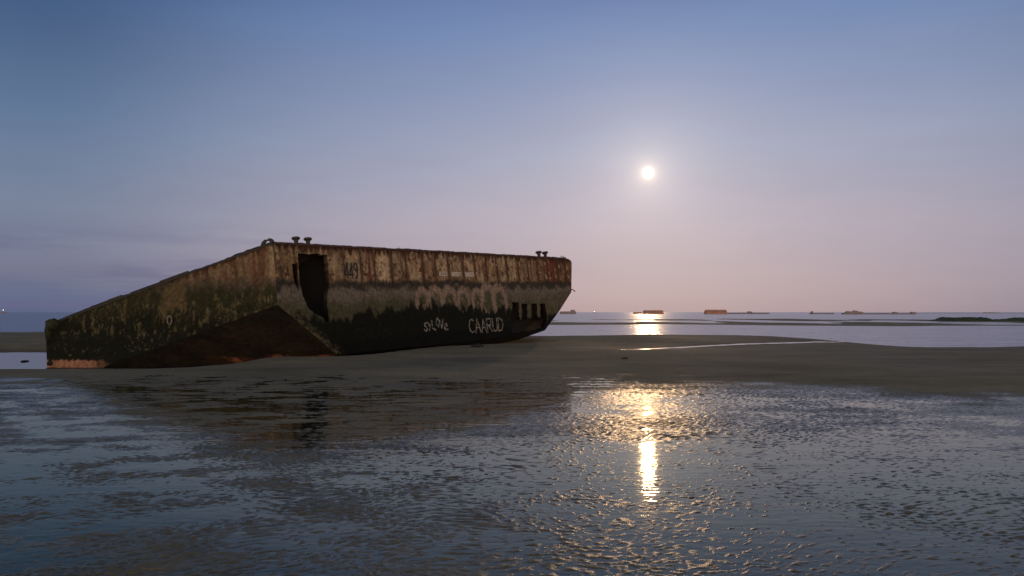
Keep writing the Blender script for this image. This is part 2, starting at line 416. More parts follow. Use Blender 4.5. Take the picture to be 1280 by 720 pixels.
# coaming along the top edges, broken in places
def coaming(p0,p1,drop,seed,n,hmax,name,mat,inn):
    s_=np.linspace(0,1,n); Ltot=np.linalg.norm(p1-p0)
    hh=hmax*(.5+.9*fbm(s_*Ltot*.5,s_*0,seed)+.5*fbm(s_*Ltot*3,s_*0,seed+1)).clip(.12,1.4)
    base=p0+(p1-p0)*s_[:,None]
    up=-d
    r=[base+drop*(.06)+d*.08, base+drop*.05+up*hh[:,None], base+inn*.22+up*hh[:,None]*.9, base+inn*.26+d*.15]
    VV=np.stack(r,1).reshape(-1,3); FF=[]
    for i in range(n-1):
        for q in range(3): FF.append([i*4+q,i*4+q+1,(i+1)*4+q+1,(i+1)*4+q])
    return mesh(name,VV,np.array(FF),mat,hull)
coaming(C,P(Lr-.8,0),nS,601,420,.06,'deck_edge',M_rust,-nS+0*w)
endn=np.cross(w,d); endn/=np.linalg.norm(endn)
if np.dot(endn,CAM-C)<0: endn=-endn
coaming(C,C+wv*.985,endn,605,260,.08,'deck_edge',M_rock,-endn)
# broken raised slabs on the sloping end
for (x0,x1,y0,y1,h) in ((134,152,379,372,.10),(200,235,352,340,.10),(163,200,366,353,.07)):
    f0=(x0-341)/(57-341); f1=(x1-341)/(57-341)
    p0=C+wv*f0; p1=C+wv*f1; m=MB()
    m.box((p0+p1)/2-d*(h*.5)-endn*.25,(p1-p0)/2,-d*h*.9,endn*.2); m.build('broken_slab',M_rock,hull)
# weed lump on the low corner
def lump(name,c,r,mat,parent=None,seed=0,n=18,m=26,amp=.3):
    th=np.linspace(0,np.pi,n)[:,None]; ph=np.linspace(0,2*np.pi,m,endpoint=False)[None,:]
    x=np.sin(th)*np.cos(ph); y=np.sin(th)*np.sin(ph); z=np.cos(th)*np.ones_like(ph)
    k=1+amp*fbm(x*2+seed*7,y*2+z*3,seed+700,3)
    p=np.stack([c[0]+x*r[0]*k,c[1]+y*r[1]*k,c[2]+z*r[2]*k],-1).reshape(-1,3)
    i=np.arange(n*m).reshape(n,m); j=np.roll(i,-1,1)
    f=np.stack([i[:-1],j[:-1],j[1:],i[1:]],-1).reshape(-1,4)
    return mesh(name,p,f,mat,parent,True)
for q,(X,Y,r) in enumerate(((66,406,(.30,.3,.28)),(61,415,(.16,.2,.42)),(65,454,(.2,.25,.14)))):
    lump('weed_clump',at(X,Y,34.45),r,M_weed,hull,q)
# bollards
up=-d
def bollard(X,Y,s=1.0,D=None):
    u0=uv(X,Y)[0]; p=P(u0,.05,-.35); m=MB()
    m.lathe(p,up,[(.15*s,0),(.15*s,.06),(.105*s,.09),(.10*s,.25*s),(.125*s,.33*s),(.20*s,.38*s),(.205*s,.44*s),(.18*s,.47*s)],20)
    m.build('mooring_bollard',M_iron,hull,False)
bollard(376,305,.98); bollard(391,306,.98); bollard(679,320,1.1); bollard(687,321,1.1)
# fairlead: two curved horns on the near corner
pb=C+w*.35-endn*.2
m=MB(); m.box(pb-d*.04,w*.32,d*.06,endn*.1); f=m.build('fairlead',M_iron,hull)
for sg in (-1,1):
    m=MB(); q=[]
    for a in np.linspace(0,1,9):
        ang=math.radians(200*a)
        q.append(pb+w*sg*(.27-.0*a+ .0)+w*sg*(-.16*(1-math.cos(ang))*.75)-d*(.05+.22*math.sin(ang*.62)))
    m.tube(q,[.075,.08,.085,.085,.08,.07,.06,.05,.035],8); h=m.build('horn',M_iron,f,True)
m=MB(); e0=uv(713,361); q0=P(float(np.interp(e0[1],[.3,vRL],[Lr,uRL]))-.12,e0[1],-.02); m.tube([q0,q0+np.array([.25,-.05,-.1]),q0+np.array([.36,-.1,-.2])],.035,6); m.build('bent_rod',M_iron,hull,True)
m=MB(); 
for uu in (Lr-1.05,Lr-.8): m.tube([P(uu,.05,-.2),P(uu+.02,-.12,-.2),P(uu+.13,-.2,-.2)],.03,6)
m.build('bent_rod',M_iron,hull,True)
m=MB(); q=uv(500,311)[0]; m.tube([P(q,.05,-.1),P(q+.02,-.16,-.1)],.015,5); m.build('bent_rod',M_iron,hull,True)
# rope ring / scar on the end wall
rc=C+wv*((217-341)/(57-341)); rcz=at(217,400,34.25)
m=MB(); q=[]
for k in range(15):
    a=2*math.pi*k/14; q.append(rcz+np.array([math.cos(a)*.10,-.42,math.sin(a)*.2]))
m.tube(q,.03,6); m.build('mooring_ring',M_chalk,hull,True)

# ------------------------------------------------------------------ lettering
FONT={'A':[[(0,1),(.5,0),(1,1)],[(.2,.65),(.8,.65)]],'C':[[(.95,.12),(.6,0),(.2,.1),(0,.5),(.15,.88),(.5,1),(.95,.92)]],
'R':[[(0,1),(0,0),(.7,.02),(.9,.2),(.75,.48),(0,.52)],[(.4,.52),(1,1)]],'U':[[(0,0),(.02,.8),(.4,1),(.8,.9),(.95,.6),(.95,0)]],
'D':[[(0,0),(0,1),(.6,.95),(1,.55),(.85,.15),(.4,0),(0,0)]],'S':[[(.95,.1),(.45,0),(.05,.2),(.3,.48),(.8,.6),(.9,.85),(.45,1),(0,.9)]],
'Y':[[(0,0),(.5,.5),(1,0)],[(.5,.5),(.2,1)]],'L':[[(0,0),(.1,.9),(.95,1)]],'O':[[(.5,0),(.1,.2),(0,.6),(.4,1),(.9,.8),(1,.3),(.5,0)]],
'V':[[(0,0),(.45,1),(1,0)]],'e':[[(.1,.6),(.9,.55),(.7,.25),(.2,.35),(.05,.7),(.4,1),(.95,.9)]],
'4':[[(.7,1.0),(.72,0),(0,.78),(1,.78)]],'9':[[(.95,.3),(.7,.48),(.2,.42),(.05,.2),(.35,0),(.85,.05),(.98,.35),(.9,.75),(.55,1),(.3,.97)]],
'E':[[(1,0),(0,0),(0,1),(1,1)],[(0,.5),(.8,.5)]],'I':[[(.5,0),(.5,1)]],'N':[[(0,1),(0,0),(1,1),(1,0)]],'T':[[(0,0),(1,0)],[(.5,0),(.5,1)]],
'G':[[(.95,.15),(.5,0),(.05,.35),(.1,.8),(.5,1),(.95,.85),(.95,.55),(.55,.55)]]}
def writing(name,text,X0,Y0,X1,Y1,sw,mat,gap=.25,jit=0,label=None,dys=None,o=.075):
    a=uv(X0,Y0); b=uv(X1,Y1); Wd=b[0]-a[0]; Ht=b[1]-a[1]; n=len(text); cw=Wd/(n*(1+gap)-gap)
    V_=[];F_=[]
    for k,ch in enumerate(text):
        for stroke in FONT[ch]:
            p=[np.array([a[0]+cw*(1+gap)*k+x*cw+random.uniform(-jit,jit),a[1]+y*Ht+(dys[k] if dys else 0)*Ht+random.uniform(-jit,jit)]) for x,y in stroke]
            for i in range(len(p)-1):
                q=p[i+1]-p[i]; L_=np.linalg.norm(q)
                if L_<1e-6: continue
                t_=q/L_; nn=np.array([-t_[1],t_[0]])*sw/2; e=t_*sw*.4
                for c_ in (p[i]-e-nn,p[i+1]+e-nn,p[i+1]+e+nn,p[i]-e+nn): V_.append(P(c_[0],c_[1],o+len(V_)*2e-5))
                bb=len(V_)-4; F_.append([bb,bb+1,bb+2,bb+3])
    ob=mesh(name,V_,F_,mat,hull)
    if label: ob['label']=label
writing('painted_number','449',429,329,447,348,.075,M_black,.12,0,'black number 449 painted on the side')
for tx,x0,x1,y0 in (('ACCES',547.5,558,340),('INTERDIT',563,576,340.5),('DANGER',580.5,591.5,341)):
    writing('painted_warning',tx,x0,y0,x1,y0+5,.05,M_white,.25,0,'small white painted word '+tx)
writing('graffiti','CAARUD',584,400,628,413.5,.08,M_graf,.2,.02,'white graffiti word CAARUD',dys=[-.03,0,.02,0,0,0],o=.10)
writing('graffiti','SYLOVe',528,402,558,410.5,.095,M_graf_thin,.25,.03,'faint pale graffiti letters',dys=[.15,.12,.05,-.25,-.05,.2],o=.10)
reparent_all(hull)

# ------------------------------------------------------------------ sand
fl=BL; flw=BL+wv
def segdist(x,y,a,b):
    ax,ay=a[0],a[1]; bx,by=b[0]-ax,b[1]-ay
    t_=(((x-ax)*bx+(y-ay)*by)/(bx*bx+by*by)).clip(0,1)
    return np.hypot(x-ax-t_*bx,y-ay-t_*by)
def sand_h(x,y,ripples=True):
    n1=fbm(x*.07,y*.07,801,3)
    az=x/np.maximum(y,1)
    h=-.012+.012*n1*np.ones_like(x)
    # strip of sand behind the foreground sheet
    shore=20.3+1.2*fbm(x*.12,y*0+2,803,3)-1.5*sstep(-2,-12,x)+.3*fbm(x*.6,y*.2,805,3)
    rise=sstep(shore-1.2,shore+2.2,y)
    h=h*(1-rise*.5)+rise*(.040-.02*sstep(-9,-13,x))
    # hull-side berm, drifted against the keel
    berm=sstep(-13,-6,x)*sstep(22,33,y)*sstep(80,50,y)
    h=h+berm*(.09+.03*n1)*sstep(10,2,segdist(x,y,BL,BR))
    h=h+.05*sstep(26,40,y)*fbm(x*.08+3,y*.05,807,3)
    # seaward slope
    e0=54-24*sstep(.30,.55,az)+4*fbm(x*.05,y*.02,809,3)
    e0=e0-16*sstep(-.3,-.5,az)*0
    sea=sstep(e0,e0+40,y)
    h=h-1.0*sea
    # outer bars
    edgeb=6*fbm(x*.02,y*.01,811,3)
    bar=sstep(128,150,y+edgeb*3)*sstep(330,240,y+edgeb*8)
    bar=bar*(.35+.65*sstep(-.56,-.42,az))*(.55+.45*sstep(-.25,.1,fbm(x*.025,y*.012,819,3)+.12))
    h=h*(1-bar)+bar*(SEA+.07+.05*fbm(x*.03,y*.012,813,3))
    # left grey flat beyond the scour pool
    lf=sstep(-.42,-.52,az)*sstep(49,55,y)*sstep(115,85,y)
    h=h*(1-lf)+lf*(SEA+.10+.04*n1)
    h=np.where(y>340,-3.0,h)
    # scour hole round the low end
    sd=segdist(x,y,L+d*HV,BL)+.5*fbm(x*.3,y*.3,815,3)
    lx=sstep(-8.5,-12.5,x+.12*(y-30))
    near=sstep(24.0,31.2,y)
    far=sstep(53,49,y)
    sc=np.maximum(near*far*sstep(-9.5,-14,x), sstep(3.4,1.0,sd))
    h=h*(1-sc)+sc*np.minimum(h,SEA-.22)
    # trench along the keel
    kd=segdist(x,y,BL,P(uBR-3,vBR))
    h=h-.24*sstep(-3,-7.5,x)*sstep(26,31,y)*sstep(6,2,kd)
    h=h+.014*(fbm(x*.5,y*.3,817,3)+.8*perlin(x*.8+y*.3,y*1.7,818))*sstep(23,27,y)*sstep(90,60,y)
    h=h-1.0*sstep(2.9,.9,kd)*sstep(Lr*1.1,2,np.hypot(x-BL[0],y-BL[1]))
    if ripples:
        m=y<30
        h=h.copy(); h[m]=ripple_field(x[m],y[m],h[m])
    return h
def reflection_wedge(x,y):  # wedge of the hull's reflection, put into sand height and dryness
    lo=np.interp(x,[-15,-12.6,-6,-2.9,-.5,1.2,2.4,4.5],[24,20,12.5,9.7,12.4,15.6,18.2,21.5])+1.1*fbm(x*.9,y*.5,855,3)
    return sstep(-.4,.7,y-lo)
def ripple_field(x,y,h):
    wx=x+.30*fbm(x*.7,y*.7,821,2); wy=y+.22*fbm(x*.6,y*.6,823,2)
    an=.28+.25*np.tanh(x*.1)
    rx=wx*np.cos(.3)+wy*np.sin(.3); ry=-wx*np.sin(.3)+wy*np.cos(.3)
    r1=perlin(rx*7.6,ry*14,825); r2=perlin(rx*12.5,ry*19,827); r3=perlin(rx*2.6,ry*6.5,829)
    r4=perlin(rx*22,ry*34,841)
    rp=np.maximum(r1,-.35)*.62+r2*.72+r3*.14+r4*.30
    big=fbm(x*.22+7,y*.34,831,4); mid=fbm(x*.9+4,y*1.7,833,3)
    left=sstep(1.5,-5.0,x)
    lvl=-.0050+.0040*big+.0046*mid+.0062*sstep(8.2,12,y)*(.62+.8*np.clip(fbm(x*.35,y*.8,849,3)+.4,0,1))
    lvl=lvl+left*(.0030*big+.0055*np.clip(mid*1.6,-.6,1.)+.0012)
    shore=20.6+.7*fbm(x*.3,y*.3,843,2)-.08*x*left*0
    ys=y-1.8*sstep(-4,-10,x)+3.2*sstep(4,11,x)
    ys=ys-1.6*sstep(-14,-10,x)*sstep(4,1,x)
    lvl=lvl+.0022*np.exp(-((x-2.1)/1.2)**2-((y-12)/3.5)**2)*(.3+1.4*np.clip(fbm(x*1.3,y*1.3,859,3)+.4,0,1))
    lvl=lvl+(.0042+.002*left)*sstep(9.5,6,y)+.012*sstep(14.5,21.5,ys+2.6*fbm(x*.35,y*.2,845,4))**1.5+.018*sstep(20.0,24,ys+1.6*fbm(x*.35,y*.2,845,4))
    hr=reflection_wedge(x,y); st_=sstep(-.12,.22,fbm(x*1.0,y*3.0,857,5,.7)); lvl=lvl-hr*.0145*st_*sstep(25,22,y); lvl=lvl+.0030*hr*(.2+1.2*np.clip(fbm(x*.5,y*1.5,847,3)+.5,0,1))
    amp=.0150*(1-.25*left)*(.8+.5*fbm(x*.15,y*.15,835,2))*(.7+.3*sstep(18,9,y))
    hh=lvl+rp*amp*(1-.75*sstep(21,26,y))
    k=sstep(21.5,26,y)
    return hh*(1-k)+(h+rp*.002)*k
D=[2.2]
while D[-1]<4.9: D.append(D[-1]*1.01)
while D[-1]<22: D.append(D[-1]*1.0021)
while D[-1]<90: D.append(D[-1]*1.009)
while D[-1]<6000: D.append(D[-1]*1.03)
D=np.array(D)
ang=np.concatenate([np.linspace(-75,-41,18,endpoint=False),np.linspace(-41,41,1000),np.linspace(41,75,19)[1:]])
ta=np.tan(np.radians(ang))
Xs=D[:,None]*ta[None,:]; Ys=D[:,None]*np.ones_like(ta)[None,:]
Hs=sand_h(Xs,Ys)
_n=fbm(Xs*.3,Ys*.12,863,4); _ys=Ys-1.8*sstep(-4,-10,Xs)+3.2*sstep(4,11,Xs)
kk_=sstep(21,26,_ys+2.5*_n)
_hr=reflection_wedge(Xs,Ys)*(Ys<26)
DRY_REFL=np.maximum(sstep(.003,.020,Hs),.62*_hr*sstep(-.002,.002,Hs))*(1-kk_)+kk_*(.84+.16*np.tanh(3*fbm(Xs*.10,Ys*.07,861,5)+.3))  # matte wedge for the hull reflection is mixed into real dryness
DRY_REFL=np.where(Ys>40,DRY_REFL*(.55+.45*sstep(SEA+.0,SEA+.05,Hs)),DRY_REFL)
t=NT('wet_sand'); co=t.n('ShaderNodeTexCoord').outputs['Object']
geo=t.n('ShaderNodeNewGeometry')
f1=t.noise(co,.30,7,.68,(.6,1,1)); f2=t.noise(co,40,4,.7); f3=t.noise(co,3,5,.6)
c=t.ramp(f1,[(.32,(.15,.128,.074)),(.68,(.31,.26,.15))])
c=t.mix(.5,c,t.ramp(f3,[(.3,(.8,.8,.8)),(.7,(1.2,1.2,1.2))]),'MULTIPLY')
c=t.mix(.6,c,t.ramp(f2,[(.3,(.6,.6,.6)),(.7,(1.4,1.4,1.4))]),'MULTIPLY')
wa=t.n('ShaderNodeVertexColor'); wa.layer_name='paint'; ws=t.n('ShaderNodeSeparateColor'); t.l(wa.outputs[0],ws.inputs[0])
wet=t.n('ShaderNodeMapRange'); t.l(ws.outputs[0],wet.inputs[0])
dark=t.ramp(wet.outputs[0],[(0,(.52,.54,.42)),(.5,(.74,.74,.64)),(1,(1,1,1))])
c=t.mix(1.0,c,dark,'MULTIPLY')
p=t.n('ShaderNodeBsdfPrincipled'); t.l(c,p.inputs['Base Color'])
ro=t.n('ShaderNodeMapRange'); t.l(wet.outputs[0],ro.inputs[0]); ro.inputs[3].default_value=.24; ro.inputs[4].default_value=.9
t.l(ro.outputs[0],p.inputs['Roughness'])
sr=t.n('ShaderNodeMapRange'); t.l(wet.outputs[0],sr.inputs[0]); sr.inputs[3].default_value=.32; sr.inputs[4].default_value=.12; t.l(sr.outputs[0],p.inputs['Specular IOR Level'])
b=t.n('ShaderNodeBump'); b.inputs['Strength'].default_value=.5; b.inputs['Distance'].default_value=.01
t.l(f2,b.inputs['Height']); t.l(b.outputs[0],p.inputs['Normal'])
M_sand=t.out(p.outputs[0])
sand=mesh('sand',np.stack([Xs,Ys,Hs],-1).reshape(-1,3),grid_faces(len(D),len(ta)),M_sand,None,True,np.repeat(DRY_REFL.reshape(-1,1),3,1))
tag(sand,'grey brown wet beach sand with ripples','sand',kind='structure')
# sand behind the camera
m=mesh('sand',[(-60,-40,-.03),(60,-40,-.03),(8.3,2.21,-.02),(-8.3,2.21,-.02)],[[0,1,2,3]],M_sand,col=np.zeros((4,3))); tag(m,'beach sand behind the viewpoint','sand',kind='structure')

# ------------------------------------------------------------------ water
def water(name,waves,rough,tint,tr=(.55,.6,.62),ior=1.33,gt=(.9,.92,.94)):
    t=NT(name); co=t.n('ShaderNodeTexCoord').outputs['Object']
    g=t.n('ShaderNodeBsdfGlossy',i_Roughness=rough); g.inputs[0].default_value=(*gt,1)
    tp=t.n('ShaderNodeBsdfTransparent'); tp.inputs[0].default_value=(*tr,1)
    df=t.n('ShaderNodeBsdfDiffuse'); df.inputs[0].default_value=(*tint[:3],1)
    under=t.n('ShaderNodeMixShader'); under.inputs[0].default_value=tint[3]; t.l(tp.outputs[0],under.inputs[1]); t.l(df.outputs[0],under.inputs[2])
    fr=t.n('ShaderNodeFresnel'); fr.inputs[0].default_value=ior
    prev=None
    for (sc,dist,mul) in waves:
        b=t.n('ShaderNodeBump'); b.inputs['Strength'].default_value=1; b.inputs['Distance'].default_value=dist
        t.l(t.noise(co,sc,3,.5,mul),b.inputs['Height'])
        if prev is not None: t.l(prev,b.inputs['Normal'])
        prev=b.outputs[0]
    if prev is not None: t.l(prev,g.inputs['Normal']); t.l(prev,fr.inputs['Normal'])
    mx=t.n('ShaderNodeMixShader'); t.l(fr.outputs[0],mx.inputs[0]); t.l(under.outputs[0],mx.inputs[1]); t.l(g.outputs[0],mx.inputs[2])
    return t.out(mx.outputs[0])
M_sea=water('sea_water',[(.12,.3,(.3,1,1)),(.35,.28,(.5,1,1)),(2.2,.05,(.6,1,1))],.13,(.03,.05,.07,.9),gt=(.66,.71,.80))
M_pool=water('still_pool_water',[(.8,.0015,(1,1,1))],.015,(.05,.06,.06,.25))
M_film=water('beach_film_water',[(1.1,.004,(.8,1,1)),(3.2,.0035,(.5,1.3,1)),(9,.0024,(.6,1.2,1)),(30,.0003,(.6,1.2,1))],.055,(.022,.03,.024,.25),(.62,.66,.58),ior=1.45,gt=(.98,.99,.88))
sea=mesh('sea',[(-9000,53.5,SEA),(9000,53.5,SEA),(26000,22000,SEA),(-26000,22000,SEA)],[[0,1,2,3]],M_sea)
tag(sea,'calm lavender grey sea reaching the horizon','sea',kind='structure')
pool=mesh('scour_pool_water',[(-60,29,SEA+.004),(-5,29,SEA+.004),(-5,53.4,SEA+.004),(-60,53.4,SEA+.004)],[[0,1,2,3]],M_pool)
tag(pool,'still pool of water round the low end of the wreck','water',kind='structure')
xs=np.linspace(-40,40,3); 
film=mesh('tidal_film_water',[(-30,2.0,0),(30,2.0,0),(34,25,0),(-34,25,0)],[[0,1,2,3]],M_film)
tag(film,'shallow sheet of water lying between the sand ripples','water',kind='structure')
# narrow stream on the sand
def ground_pt(X,Y):
    r=at(X,Y,1.0)-CAM; k=20.
    for _ in range(30):
        z=float(sand_h(np.array([r[0]*k]),np.array([k]),False)[0]); k=.5*k+.5*((CH-z)/(-r[2]))
    return np.array([r[0]*k,k,z])
cl=[ground_pt(x,y) for x,y in ((775,437.2),(800,436.6),(840,434.8),(880,432.5),(920,430.6),(960,429.2),(1000,428.2),(1040,427.6),(1090,427))]
cl=np.array(cl); sP=np.linspace(0,len(cl)-1,160); cx=np.interp(sP,range(len(cl)),cl[:,0]); cy=np.interp(sP,range(len(cl)),cl[:,1])
wd=(.02+.42*sstep(0,1.5,sP))*(1+.6*fbm(sP*2,sP*0,851)); rows=[]
for q in np.linspace(-1,1,7):
    yy=cy+q*wd*1.0; rows.append(np.stack([cx,yy,sand_h(cx,yy)+.006*(1-abs(q))+.002],-1))
M_stream=water('stream_water',[(3,.004,(1,1,1))],.12,(.10,.11,.12,.2),ior=1.5)
st=mesh('stream',np.stack(rows,0).reshape(-1,3),grid_faces(7,160),M_stream,None,True); tag(st,'thin bright trickle of water across the sand','stream',kind='structure')

# ------------------------------------------------------------------ small things on the beach
def rockpile(name,X,Y,wpx,hpx,n,label,cat,mat=M_rock,zb=None):
    g=ground_pt(X,Y); D_=g[1]; s=D_/F; root=empty(name,g); tag(root,label,cat)
    for k in range(n):
        f_=(k+.5)/n*2-1
        lump('stone' if mat is M_rock else 'weed_tuft',(g[0]+f_*wpx*s*.42,g[1]+random.uniform(-.1,.1),g[2]+hpx*s*.3*(1-abs(f_)*.6)),(wpx*s/n*.75,.2,hpx*s*.5*(1-.45*abs(f_))),mat,root,k+11,10,14,.5)
    reparent_all(root); return root
rockpile('rock_pile',597,434,17,6,6,'low heap of dark stones on the sand below the graffiti','rocks')
o=lump('beach_stone',ground_pt(781,448.5)+np.array([0,0,.01]),(.13,.12,.06),M_rock,None,41,12,16,.4); tag(o,'small lone black stone lying on bare sand below the stream','stone')
q=at(31,451.5,1)-CAM; kk=(SEA+.02-CH)/q[2]; q=CAM+q*kk
o=lump('drift_log',q,(.14,.3,.05),M_rock,None,47,10,14,.3); tag(o,'dark piece of debris breaking the surface of the still pool','debris')

# seaweed covered rock banks at the right
def bank(name,X0,X1,D_,hpx,seed,label):
    x0=(X0-640)/F*D_; x1=(X1-640)/F*D_; n=160; m_=18
    xx=np.linspace(0,1,n)[None,:]*np.ones((m_,1)); yy=np.linspace(0,1,m_)[:,None]*np.ones((1,n))
    prof=np.sin(np.pi*yy)**.6*np.minimum(sstep(0,.16,xx)**.7,sstep(1.0,.96,xx))
    hz=hpx/F*D_*prof*(.85+.35*fbm(xx*14,yy*2,seed)+.25*fbm(xx*50,yy*6,seed+2))
    p=np.stack([x0+(x1-x0)*xx,D_-5+10*yy+1.5*fbm(xx*8,yy*0,seed+4),SEA+.02+hz],-1)
    o=mesh(name,p.reshape(-1,3),grid_faces(m_,n),M_bank,None,True); tag(o,label,'seaweed bank','weed covered banks on the far flats')
bank('seaweed_bank',1171,1233,205,4.8,901,'left and fully visible dark green weed bank on the far flats')
bank('seaweed_bank',1237,1420,200,5.0,905,'right dark green weed bank cut by the picture edge')

# ------------------------------------------------------------------ distant harbour remains
def caisson(X0,X1,Y0,D_,label,mat=M_far,broken=True,name='harbour_caisson',seed=1):
    s=D_/F; x0=(X0-640)*s; x1=(X1-640)*s; z1=CH+(HY-Y0)*s; z0=SEA-.5; zt=z1
    root=empty(name,((x0+x1)/2,D_,SEA)); tag(root,label,'caisson','harbour remains on the horizon')
    depth=8; hgt=zt-z0
    n=50; xx=np.linspace(0,1,n); top=zt-hgt*.10*np.abs(fbm(xx*14,xx*0,seed))*(1 if broken else 0)-hgt*.25*(sstep(.04,0,xx)+sstep(.96,1,xx))
    r=[]
    for (yy,zz,ins) in ((-depth/2-1,np.full(n,z0),0),(-depth/2-1,np.full(n,z0+hgt*.32),0),(-depth/2,np.full(n,z0+hgt*.34),.02),(-depth/2,top,.02),(depth/2,top,.02),(depth/2,np.full(n,z0),0)):
        xr=x0+(x1-x0)*(ins+(1-2*ins)*xx); r.append(np.stack([xr,np.full(n,D_+yy),zz],-1))
    V_=np.stack(r,0).reshape(-1,3); F_=[list(map(int,f)) for f in grid_faces(6,n)]
    F_.append([k*n for k in range(6)][::-1]); F_.append([k*n+n-1 for k in range(6)])
    mesh('wall',V_,F_,mat,root)
    m=MB(); nw=9
    for k in range(nw):
        xc=x0+(x1-x0)*(k+1)/(nw+1); m=MB(); m.box((xc,D_-depth/2-.1,z0+hgt*.62),((x1-x0)*.02,0,0),(0,.3,0),(0,0,hgt*.14)); m.build('opening',M_fard,root)
    reparent_all(root); return root
caisson(804,829,387.8,900,'left reddish block of the two brown caissons, beside the moonlit patch',seed=3)
caisson(881,908,387.1,900,'right reddish block of the two brown caissons, with a low wall trailing right',seed=8)
def low(X0,X1,Y0,D_,label,bumps=(),mat=M_fard,name='breakwater',cat='breakwater'):
    s=D_/F; root=empty(name,((X0+X1)/2*s-640*s,D_,SEA)); tag(root,label,cat,'harbour remains on the horizon')
    n=80; xx=np.linspace(0,1,n); x=(X0-640)*s+(X1-X0)*s*xx; z=CH+(HY-Y0)*s+.25*fbm(xx*30,xx*0,int(X0))*s
    r=[np.stack([x,np.full(n,D_-3.),np.full(n,SEA-.4)],-1),np.stack([x,np.full(n,D_-2.),z],-1),np.stack([x,np.full(n,D_+2.),z],-1),np.stack([x,np.full(n,D_+3.),np.full(n,SEA-.4)],-1)]
    mesh('wall',np.stack(r,0).reshape(-1,3),grid_faces(4,n),mat,root)
    for (a,b,h) in bumps:
        m=MB(); xa=(a-640)*s; xb=(b-640)*s; zb=CH+(HY-Y0)*s; hh=h*s
        m.V+= [np.array(v) for v in ((xa,D_-2.2,zb-.3),(xb,D_-2.2,zb-.3),(xb,D_+2.2,zb-.3),(xa,D_+2.2,zb-.3),(xa+.15*(xb-xa),D_-2,zb+hh),(xb-.1*(xb-xa),D_-2,zb+hh*.8),(xb-.1*(xb-xa),D_+2,zb+hh*.8),(xa+.15*(xb-xa),D_+2,zb+hh))]
        m.F+=[[0,1,5,4],[1,2,6,5],[2,3,7,6],[3,0,4,7],[4,5,6,7]]
        m.build('block',mat,root)
    reparent_all(root)
low(909,961,390.9,950,'long low dark wall trailing right from the second brown caisson',((934,940,1.8),))
low(700,720,389.3,950,'short low wall with one block, just right of the wreck hull',((713,719,2.2),))
low(792,803,390.2,1000,'short pale low wall touching the left caisson',(),M_far)
low(1013,1042,391.2,900,'thin broken low wall right of the caissons with a post at its left end',((1014,1016,2.2),))
low(1053,1144,391.4,800,'widest low wall, with a raised barge like block at its left end',((1055,1079,2.4),(1066,1072,3.4),(1116,1122,1.6),(1138,1144,1.6)))
low(1144,1290,391.2,1500,'faint far shoreline strip running off the right edge',((1228,1250,.9),))
# small boat at the far left
def boat(X,Y,D_,label,k=1.0,light=None):
    s=D_/F; c=np.array([(X-640)*s,D_,SEA]); root=empty('boat',c); tag(root,label,'boat')
    L_=7*s*k/2; H_=2.0*s*k; m=MB()
    V_=[]
    for xx,b,h in ((-1,.3,.9),(-.6,.8,.75),(.5,.8,.8),(1.15,.05,1.15)):
        for sg in (-1,1): V_.append((c[0]+xx*L_,c[1]+sg*b*L_*.4,c[2]+h*H_*.5)); V_.append((c[0]+xx*L_*.85,c[1]+sg*b*L_*.25,c[2]-.2))
    m.V=[np.array(v) for v in V_]
    for i in range(3):
        a=i*4; m.F+=[[a,a+4,a+5,a+1],[a+2,a+3,a+7,a+6],[a,a+2,a+6,a+4]]
    m.F+=[[0,1,3,2],[12,14,15,13]]
    m.build('hull',M_fard,root)
    m=MB(); m.box(c+np.array([-L_*.2,0,H_*.75]),(L_*.25,0,0),(0,L_*.2,0),(0,0,H_*.3)); m.build('cabin',M_far,root)
    m=MB(); m.tube([c+np.array([0,0,H_*.9]),c+np.array([0,0,H_*2.0])],.08*s*k*2,5); m.build('mast',M_fard,root)
    t=NT('masthead_lamp'); e=t.n('ShaderNodeEmission'); e.inputs[0].default_value=(1,.9,.75,1); e.inputs[1].default_value=3; mm=t.out(e.outputs[0])
    lump('lamp',c+np.array([0,0,H_*2.0]),(.45*s,)*3,mm,root,1,8,8,0)
    reparent_all(root)
boat(4,388,1500,'tiny dark boat with a lit lamp at the far left horizon')
boat(743,389,1600,'tiny boat with a lit lamp between wreck and caissons',.5)

# ------------------------------------------------------------------ sky, moon, light
EL=math.atan2(HY-216,math.hypot(F,170)); AZ=math.atan2(170,F)
sd=np.array([math.sin(AZ)*math.cos(EL),math.cos(AZ)*math.cos(EL),math.sin(EL)])
W_=bpy.data.worlds.new('World'); S.world=W_; W_.use_nodes=True; nt_=W_.node_tree; nt_.nodes.clear()
class WT(NT):
    def __init__(s,t): s.t=t
T=WT(nt_)
gen=T.n('ShaderNodeTexCoord').outputs['Generated']
nv_=T.n('ShaderNodeVectorMath',operation='NORMALIZE'); T.l(gen,nv_.inputs[0]); dirv=nv_.outputs[0]
sep=T.n('ShaderNodeSeparateXYZ'); T.l(dirv,sep.inputs[0]); dx,dy,dzz=sep.outputs
def srgb(r,g,b):
    f=lambda c:((c/255+.055)/1.055)**2.4 if c/255>.04045 else c/255/12.92
    return (f(r),f(g),f(b))
E_=T.math('MAXIMUM',dzz,0.0)
el=T.math('DIVIDE',E_,.5)
# elevation ramps (position = sin(elevation)/.5)
near=T.ramp(el,[(0,srgb(160,144,154)),(.06,srgb(170,154,163)),(.22,srgb(174,164,178)),(.42,srgb(154,160,184)),(.70,srgb(114,137,179)),(.85,srgb(88,113,163)),(1,srgb(66,88,134))])
side_=T.ramp(el,[(0,srgb(82,98,126)),(.04,srgb(96,108,136)),(.10,srgb(116,118,142)),(.2,srgb(124,133,155)),(.45,srgb(95,118,150)),(.72,srgb(60,86,126)),(.85,srgb(46,70,108)),(1,srgb(38,57,90))])
